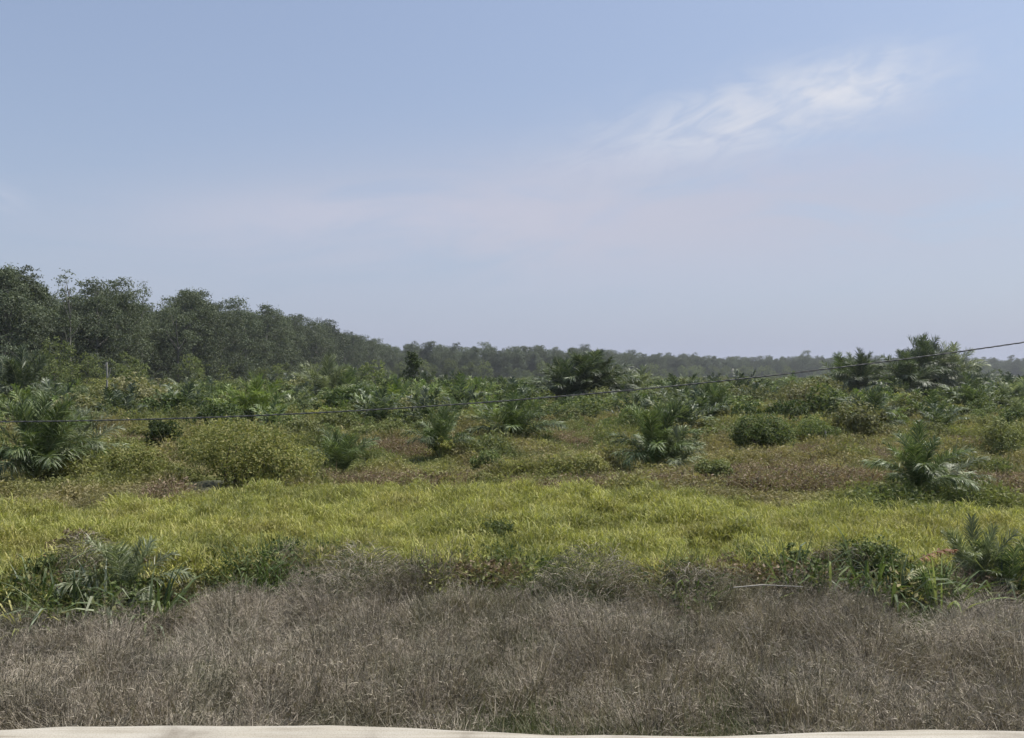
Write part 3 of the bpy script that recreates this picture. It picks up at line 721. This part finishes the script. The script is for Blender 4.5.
while q < 260:
    py = rgs.uniform(396, 446); px = rgs.uniform(-15, 1040); x, y = ground_at(px, py)
    if not clear(np.array([x+.4, x-.4]), np.array([y, y]), True, False).all() or not clear(np.array([x]), np.array([y-1.6]), True, False)[0]: continue
    v = int(rgs.integers(0, 6)); s = rgs.uniform(.55, 1.2)*np.interp(py, [396, 420, 446], [2.1, 1.4, .7])
    if py > 428 and rgs.random() < .55: continue
    o = empty('scrub_bush', x, y, rgs.random()*6.28, s*rgs.uniform(.9, 1.5), sz=s); q += 1
    tag(o, 'nondescript leafy bush among the scrub between the field and the trees', 'bush', 'bushes merging in the scrub belt')
    ob('foliage', gen[v][0], o); ob('stem', gen[v][1], o)
# small trees
def small(v, px, py, top, label, wide=1.0, m=None, H0=None):
    x, y = ground_at(px, py); H = (py-top)*y/F
    tree(m or TL[v], x, y, H, H0 or [9, 7, 6][v], label, 'small trees at the back of the field', wide, 'small_tree')
CON = tree_mesh(8, 2.3, .05, 3600, .26, 'bush_dark', 470, clumps=46, shape='cone')
small(0, 415, 405, 350, 'dark pointed tree just right of the forest end', .9, CON, 8)
small(0, 375, 405, 361, 'light green rounded tree beside the dark pointed tree', 1.1)
small(2, 133, 412, 374, 'small round-headed tree with a pale trunk right of the weathered pole', .8)
small(0, 55, 402, 338, 'light green tree standing out before the dark forest on the left', .8)
small(1, 500, 405, 378, 'low dark tree in front of the distant treeline near centre', 1.3)
small(2, 745, 404, 378, 'low green tree in the scrub right of centre', 1.4)
small(1, 830, 402, 372, 'small tree left of the mature palm with an upright spear', 1.2)

# ------------------------------------------------------------------ rim plants: strap-leaved clumps and ferns
def rosette(x, y, h, label, n=26, w=.04, mat='bush_dark', seed=0, bend=1.0, spread=.12, lean=.95, name='strap_leaf_plant', group='leafy plants on the rim of the bank'):
    rg = np.random.default_rng(700+seed); mb = MB()
    a = np.arange(n)*2.4+rg.normal(size=n)*.4; r = spread*np.sqrt(rg.random(n))
    b = np.stack([r*np.cos(a), r*np.sin(a), np.full(n, -.03)], 1); le = rg.uniform(.1, lean, n)
    d = np.stack([np.cos(a)*le, np.sin(a)*le, np.ones(n)], 1); sd = np.stack([-np.sin(a), np.cos(a), rg.normal(size=n)*.4], 1)
    mb.strips(b, d, sd, h*rg.uniform(.65, 1.15, n), w*rg.uniform(.7, 1.2, n), bend*rg.uniform(.4, 1.5, n), 5, 'frondish')
    o = ob(name, mb.mesh(name, [M[mat]])); o.location = (x, y, float(terrain(x, y))); tag(o, label, 'plant', group); return o
def at(px, d): return (px-512)/F*d, d
for i, (px, d, h, lab, mt, w, nn) in enumerate([
    (40, 11.3, .75, 'leftmost strap-leaved plant on the bank rim', 'palm', .045, 30),
    (75, 11.0, .7, 'strap-leaved plant second from the left in the rim cluster', 'palm_dk', .04, 30),
    (105, 10.8, .62, 'broad-leaved clump with pale blades in the middle of the left rim cluster', 'palm_gr', .06, 22),
    (148, 10.9, .62, 'bright green strap-leaved plant at the right end of the left rim cluster', 'palm', .045, 28),
    (165, 11.2, .45, 'short strap-leaved plant right of the left rim cluster', 'bush', .04, 22),
    (25, 10.6, .5, 'low yellowish strap-leaved plant at the left edge below the rim', 'bush_yel', .035, 22),
    (250, 12.2, .7, 'upright dark grass clump on the rim left of the withered mound', 'bush_dark', .022, 60),
    (275, 12.4, .6, 'shorter dark grass clump touching the upright one', 'bush_dark', .02, 50),
    (790, 11.6, .6, 'spiky green plant on the rim left of the fern tangle', 'palm', .035, 30),
    (830, 11.2, .5, 'low fern with pale tips in the right rim tangle', 'bush', .045, 30),
    (868, 11.4, .6, 'dense dark leafy clump in the right rim tangle', 'bush_dark', .05, 36),
    (890, 10.8, .5, 'leafy fern in front of the right rim tangle', 'palm', .05, 28),
    (940, 10.8, .5, 'dull green fern left of the stiff grey young palm', 'bush', .04, 26),
    (1000, 11.3, .5, 'broad dark fern under the short palm at the right edge', 'palm_dk', .045, 30),
    (560, 11.6, .45, 'dark green grass clump left of the withered central mound', 'bush_dark', .02, 50),
    (535, 11.8, .5, 'slim dark grass clump beside the withered central mound', 'bush_dark', .018, 50),
    (690, 11.4, .6, 'dark arching plant hanging over the bank right of centre', 'bush_dark', .025, 34)]):
    x, y = at(px, d+.35); rosette(x, y, h*(2.1 if px > 780 else 1.7), lab, int(nn*1.5), w*.8, mt, i, spread=.22, bend=1.5 if i != 16 else 2.2)
# withered mounds
def mound(px, d, r, h, label, seed):
    rg = np.random.default_rng(seed); mb = MB(); n = 2600
    q = r*np.sqrt(rg.random(n)); a = rg.random(n)*6.28; zz = h*1.45*(1-(q/r)**2)*rg.uniform(.2, 1, n)
    b = np.stack([q*np.cos(a), q*np.sin(a)*.7, zz], 1); az = a+rg.normal(size=n)*.9
    d0 = np.stack([np.cos(az)*.8, np.sin(az)*.8, rg.uniform(.3, 1.2, n)], 1)
    mb.strips(b, d0, rg.normal(size=(n, 3)), rg.uniform(.15, .42, n), .009, rg.uniform(1, 2.6, n), 4, 'taper')
    mb.M[-1] = np.tile((rg.random(n) < .35).astype(int), 4)
    n = 260; q = r*.8*np.sqrt(rg.random(n)); a = rg.random(n)*6.28
    mb.leaves(np.stack([q*np.cos(a), q*np.sin(a)*.7, h*rg.random(n)*.8], 1), .05, .3, 1, .5, None, rg)
    x, y = at(px, d+.1); h *= 1.45; o = ob('withered_mound', mb.mesh('withered_mound', [M['dry'], M['dry_dark']])); o.location = (x, y, float(terrain(x, y))+.15)
    tag(o, label, 'plant', 'withered grass mounds on the bank rim')
mound(362, 12.0, .85, .62, 'tall mound of withered grass left of centre on the bank rim', 1)
mound(592, 11.8, .95, .58, 'wide mound of withered grass right of centre on the bank rim', 2)
mound(85, 12.6, .6, .6, 'dark withered tangle above the left plant cluster', 3)
mound(690, 11.6, .5, .35, 'low greyish withered mound under the dark arching plant', 4)
mound(850, 12.2, .9, .45, 'brownish withered tangle behind the right rim plants', 5)
# dead fronds
def dead(px, d, label, mat, az, L_, tilt, z=.35, seed=1):
    rg = np.random.default_rng(seed); mb = MB(); frond_geo(mb, L_, tilt, .7, rg, nl=26, ll=.22, w=.05, droop=1.6, vee=-.2)
    x, y = at(px, d); o = ob('dead_frond', mb.mesh('dead_frond', [M[mat], M['rachis']])); o.location = (x, y, float(terrain(x, y))+z); o.rotation_euler[2] = az
    tag(o, label, 'palm frond', 'dead palm fronds on the bank rim')
dead(912, 11.3, 'rust red dead frond lying left of the stiff grey young palm', 'deadfrond', .15, .7, .5, .72, 1)
dead(903, 11.3, 'pale straw coloured dry frond below the rust red one', 'paleleaf', .5, .5, .6, .45, 2)
dead(815, 12.3, 'short reddish dead frond above the fern tangle', 'deadfrond', .1, .5, .4, .42, 3)
dead(5, 12.5, 'reddish dead frond at the left edge in the lush grass', 'deadfrond', .9, .7, .7, .35, 4)

# weathered pole, stake, cable, stick
def pole(name, px, d, top, bot_z, r, label, lean=(0, 0), cat='pole', fork=False):
    x, y = at(px, d); H = (HOR-top)*d/F+EYE
    mb = MB(); rg = np.random.default_rng(3)
    pts = [[lean[0]*t*H+rg.normal()*.03*t*H*.2, lean[1]*t*H, -.1+t*(H+.1)] for t in np.linspace(0, 1, 7)]
    mb.tube(pts, np.linspace(r*1.15, r*.8, 7), 8)
    o = empty(name, x, y); tag(o, label, cat); ob('trunk', mb.mesh('trunk', [M['pale']], True), o)
    if fork:
        b = MB(); b.tube([pts[4], [pts[4][0]+.25, 0, pts[4][2]+.5], [pts[4][0]+.3, .05, pts[4][2]+1.1]], [r*.6, r*.5, r*.25], 6); ob('broken_branch', b.mesh('broken_branch', [M['pale']], True), o)
    return o
pole('dead_tree', 107, 78, 362, 0, .095, 'weathered pale bare trunk in front of the dark forest', (.004, 0), 'dead tree', True)
x, y = ground_at(826, 446); mb = MB(); mb.tube([[0, 0, -.1], [.01, 0, .3], [-.05, 0, .75]], [.06, .055, .04], 7)
o = ob('stake', mb.mesh('stake', [M['pale']], True)); o.location = (x, y, float(terrain(x, y))); tag(o, 'short pale wooden stake in the brown fern on the right', 'stake')
mb = MB(); mb.tube([[-.4, 0, .0], [0, .02, .03], [.55, .0, .01]], [.008, .009, .006], 6)
x, y = at(762, 11.0); o = ob('fallen_stick', mb.mesh('fallen_stick', [M['pale']], True)); o.location = (x, y, float(terrain(x, y))+.5)
tag(o, 'thin pale stick lying level on the dry grass right of centre', 'stick')
# sagging cable
D = 20.0; cx = np.array([0, 125, 256, 366, 506, 637, 712, 762, 818, 963, 1023.]); cy = np.array([422, 420, 415.5, 409, 400.5, 389.5, 382.5, 378, 369.5, 351, 342.])
co = np.polyfit((cx-512)/F*D, (HOR-cy)/F*D, 2)
xs = np.linspace(-24, 26, 140); zs = np.polyval(co, xs)+CAMZ
mb = MB(); mb.tube(np.stack([xs, np.full_like(xs, D), zs], 1), .010, 8)
for s_ in (0, 2.09, 4.19):   # twisted outer cores
    ph = xs*9+s_
    xs2 = np.linspace(-24, 26, 1200); z2 = np.polyval(co, xs2)+CAMZ; ph = xs2*9+s_
    mb.tube(np.stack([xs2, D+.012*np.cos(ph), z2+.012*np.sin(ph)], 1), .0075, 5)
tag(ob('overhead_cable', mb.mesh('overhead_cable', [M['cable']], True)), 'thick dark sagging cable crossing the whole field, rising to the right', 'cable')

# ------------------------------------------------------------------ haze
m, nt, out = mat_new('haze'); v = N(nt, 'ShaderNodeVolumePrincipled'); v.inputs['Density'].default_value = HAZE = .00016
v.inputs['Color'].default_value = (.86, .90, .98, 1); v.inputs['Anisotropy'].default_value = .35
nt.links.new(v.outputs[0], out.inputs['Volume'])
z0, z1, X, Y0, Y1 = -3.2, 27, 1300, -20, 1400
V = [[a, b, c] for c in (z0, z1) for a, b in ((-X, Y0), (X, Y0), (X, Y1), (-X, Y1))]
mb = MB(); mb.add(V, [[0, 3, 2, 1], [4, 5, 6, 7], [0, 1, 5, 4], [1, 2, 6, 5], [2, 3, 7, 6], [3, 0, 4, 7]])
tag(ob('haze', mb.mesh('haze', [m])), kind='stuff')

# ------------------------------------------------------------------ sky, sun
S = np.array([.50, .28, 1.15]); S /= np.linalg.norm(S)
el = math.asin(S[2]); rot = math.atan2(S[0], S[1])
w = bpy.data.worlds.new('World'); sc.world = w; w.use_nodes = True; nt = w.node_tree; nt.nodes.clear()
out = nt.nodes.new('ShaderNodeOutputWorld'); bg = nt.nodes.new('ShaderNodeBackground'); bg.inputs[1].default_value = .0825
sky = nt.nodes.new('ShaderNodeTexSky'); sky.sky_type = 'NISHITA'; sky.sun_disc = False
sky.sun_elevation = el; sky.sun_rotation = rot; sky.air_density = 1.15; sky.dust_density = 1.6; sky.ozone_density = 1.6
tc = nt.nodes.new('ShaderNodeTexCoord'); sp = nt.nodes.new('ShaderNodeSeparateXYZ'); nt.links.new(tc.outputs['Generated'], sp.inputs[0])
def MA(op, a, b=0.0, c=None, clamp=False):
    n_ = nt.nodes.new('ShaderNodeMath'); n_.operation = op; n_.use_clamp = clamp
    for i, vv in enumerate((a, b) if c is None else (a, b, c)):
        if isinstance(vv, (int, float)): n_.inputs[i].default_value = vv
        else: nt.links.new(vv, n_.inputs[i])
    return n_.outputs[0]
yy = MA('MAXIMUM', sp.outputs[1], .08)
U = MA('DIVIDE', sp.outputs[0], yy); W = MA('DIVIDE', sp.outputs[2], yy)
def blob(u0, v0, su, sv, ang):
    ca, sa = math.cos(ang), math.sin(ang); du = MA('SUBTRACT', U, u0); dv = MA('SUBTRACT', W, v0)
    a = MA('ADD', MA('MULTIPLY', du, ca/su), MA('MULTIPLY', dv, sa/su)); b = MA('ADD', MA('MULTIPLY', du, -sa/sv), MA('MULTIPLY', dv, ca/sv))
    return MA('EXPONENT', MA('MULTIPLY', MA('ADD', MA('MULTIPLY', a, a), MA('MULTIPLY', b, b)), -1.0))
def streak(su, sv, ang, scale, lo, hi, det=8, off=0, dist=.6):
    cb = nt.nodes.new('ShaderNodeCombineXYZ'); ca, sa = math.cos(ang), math.sin(ang)
    nt.links.new(MA('ADD', MA('MULTIPLY', U, ca*su), MA('MULTIPLY', W, sa*su)), cb.inputs[0])
    nt.links.new(MA('ADD', MA('MULTIPLY', U, -sa*sv), MA('MULTIPLY', W, ca*sv)), cb.inputs[1]); cb.inputs[2].default_value = off
    n_ = nt.nodes.new('ShaderNodeTexNoise'); n_.inputs['Scale'].default_value = scale; n_.inputs['Detail'].default_value = det; n_.inputs['Distortion'].default_value = dist
    n_.inputs['Roughness'].default_value = .55
    nt.links.new(cb.outputs[0], n_.inputs['Vector'])
    mr = nt.nodes.new('ShaderNodeMapRange'); mr.inputs[1].default_value = lo; mr.inputs[2].default_value = hi; mr.interpolation_type = 'SMOOTHSTEP'
    nt.links.new(n_.outputs[0], mr.inputs[0]); return mr.outputs[0]
def S_(a, k): return MA("MULTIPLY", a, k)
def p2(px, py): return (px-512)/F, (HOR-py)/F
cir = MA('MULTIPLY', blob(*p2(770, 108), .20, .042, .24), MA('ADD', S_(streak(1, 2.6, .34, 13, .34, .68, 13, 1.3, .7), .85), .18))
cir2 = MA('MULTIPLY', blob(*p2(852, 85), .085, .032, .22), MA('ADD', S_(streak(1, 2.4, .32, 18, .34, .68, 13, 4.1, .7), .75), .25))
veil = MA('MULTIPLY', blob(*p2(640, 222), .60, .085, .03), streak(1, 3.6, .08, 3.6, .2, .56, 9, 7.7, 1.0))
veil2 = MA('MULTIPLY', blob(*p2(400, 216), .25, .032, .0), streak(1, 4.0, .04, 5, .15, .6, 8, 2.7, .8))
veil3 = MA('MULTIPLY', blob(*p2(780, 165), .38, .055, .12), streak(1, 3.0, .2, 5, .35, .75, 7, 9.7, .6))
low = MA('EXPONENT', MA('MULTIPLY', MA('MAXIMUM', W, 0.0), -4.5))
wisp = MA('MULTIPLY', blob(*p2(5, 200), .035, .02, -.5), streak(1, 3.0, -.5, 9, .3, .7, 6, 3.3))
def lay(col, fac, c):
    m_ = nt.nodes.new('ShaderNodeMix'); m_.data_type = 'RGBA'; nt.links.new(fac, m_.inputs[0]); nt.links.new(col, m_.inputs[6]); m_.inputs[7].default_value = (*c, 1); return m_.outputs[2]
c = sky.outputs[0]
K = 1/.085
c = lay(c, MA('ADD', S_(low, .66), .32), (.25*K, .278*K, .372*K))
c = lay(c, S_(veil, .95), (.325*K, .338*K, .405*K)); c = lay(c, S_(veil2, .7), (.355*K, .358*K, .425*K)); c = lay(c, S_(veil3, .65), (.33*K, .34*K, .42*K))
c = lay(c, S_(cir, .95), (.42*K, .435*K, .485*K)); c = lay(c, S_(cir2, .85), (.46*K, .47*K, .51*K)); c = lay(c, S_(wisp, .4), (.36*K, .38*K, .45*K))
nt.links.new(c, bg.inputs[0]); nt.links.new(bg.outputs[0], out.inputs[0])
sl = bpy.data.lights.new('sun', 'SUN'); sl.energy = 4.2; sl.angle = R(.6); sl.color = (1, .955, .88)
so = link(bpy.data.objects.new('sun', sl))
from mathutils import Vector
so.rotation_euler = Vector(tuple(S)).to_track_quat('Z', 'Y').to_euler(); so.location = (30, 10, 60)

cam = bpy.data.cameras.new('camera'); co_ = link(bpy.data.objects.new('camera', cam)); sc.camera = co_
co_.location = (0, 0, CAMZ); co_.rotation_euler = (R(90)+math.atan((HOR-369)/F), 0, 0)
cam.sensor_width = 36; cam.lens = 36*F/1024; cam.clip_end = 5000; cam.clip_start = .05
sc.view_settings.view_transform = 'Standard'; sc.view_settings.look = 'None'; sc.view_settings.exposure = .75; sc.view_settings.gamma = 1
cy_ = sc.cycles; cy_.max_bounces = 5; cy_.diffuse_bounces = 3; cy_.glossy_bounces = 2; cy_.transmission_bounces = 3; cy_.volume_bounces = 0; cy_.transparent_max_bounces = 4
w.cycles.sampling_method = 'MANUAL'; w.cycles.sample_map_resolution = 256; cy_.adaptive_threshold = .025
cy_.use_denoising = True; cy_.sample_clamp_indirect = 5
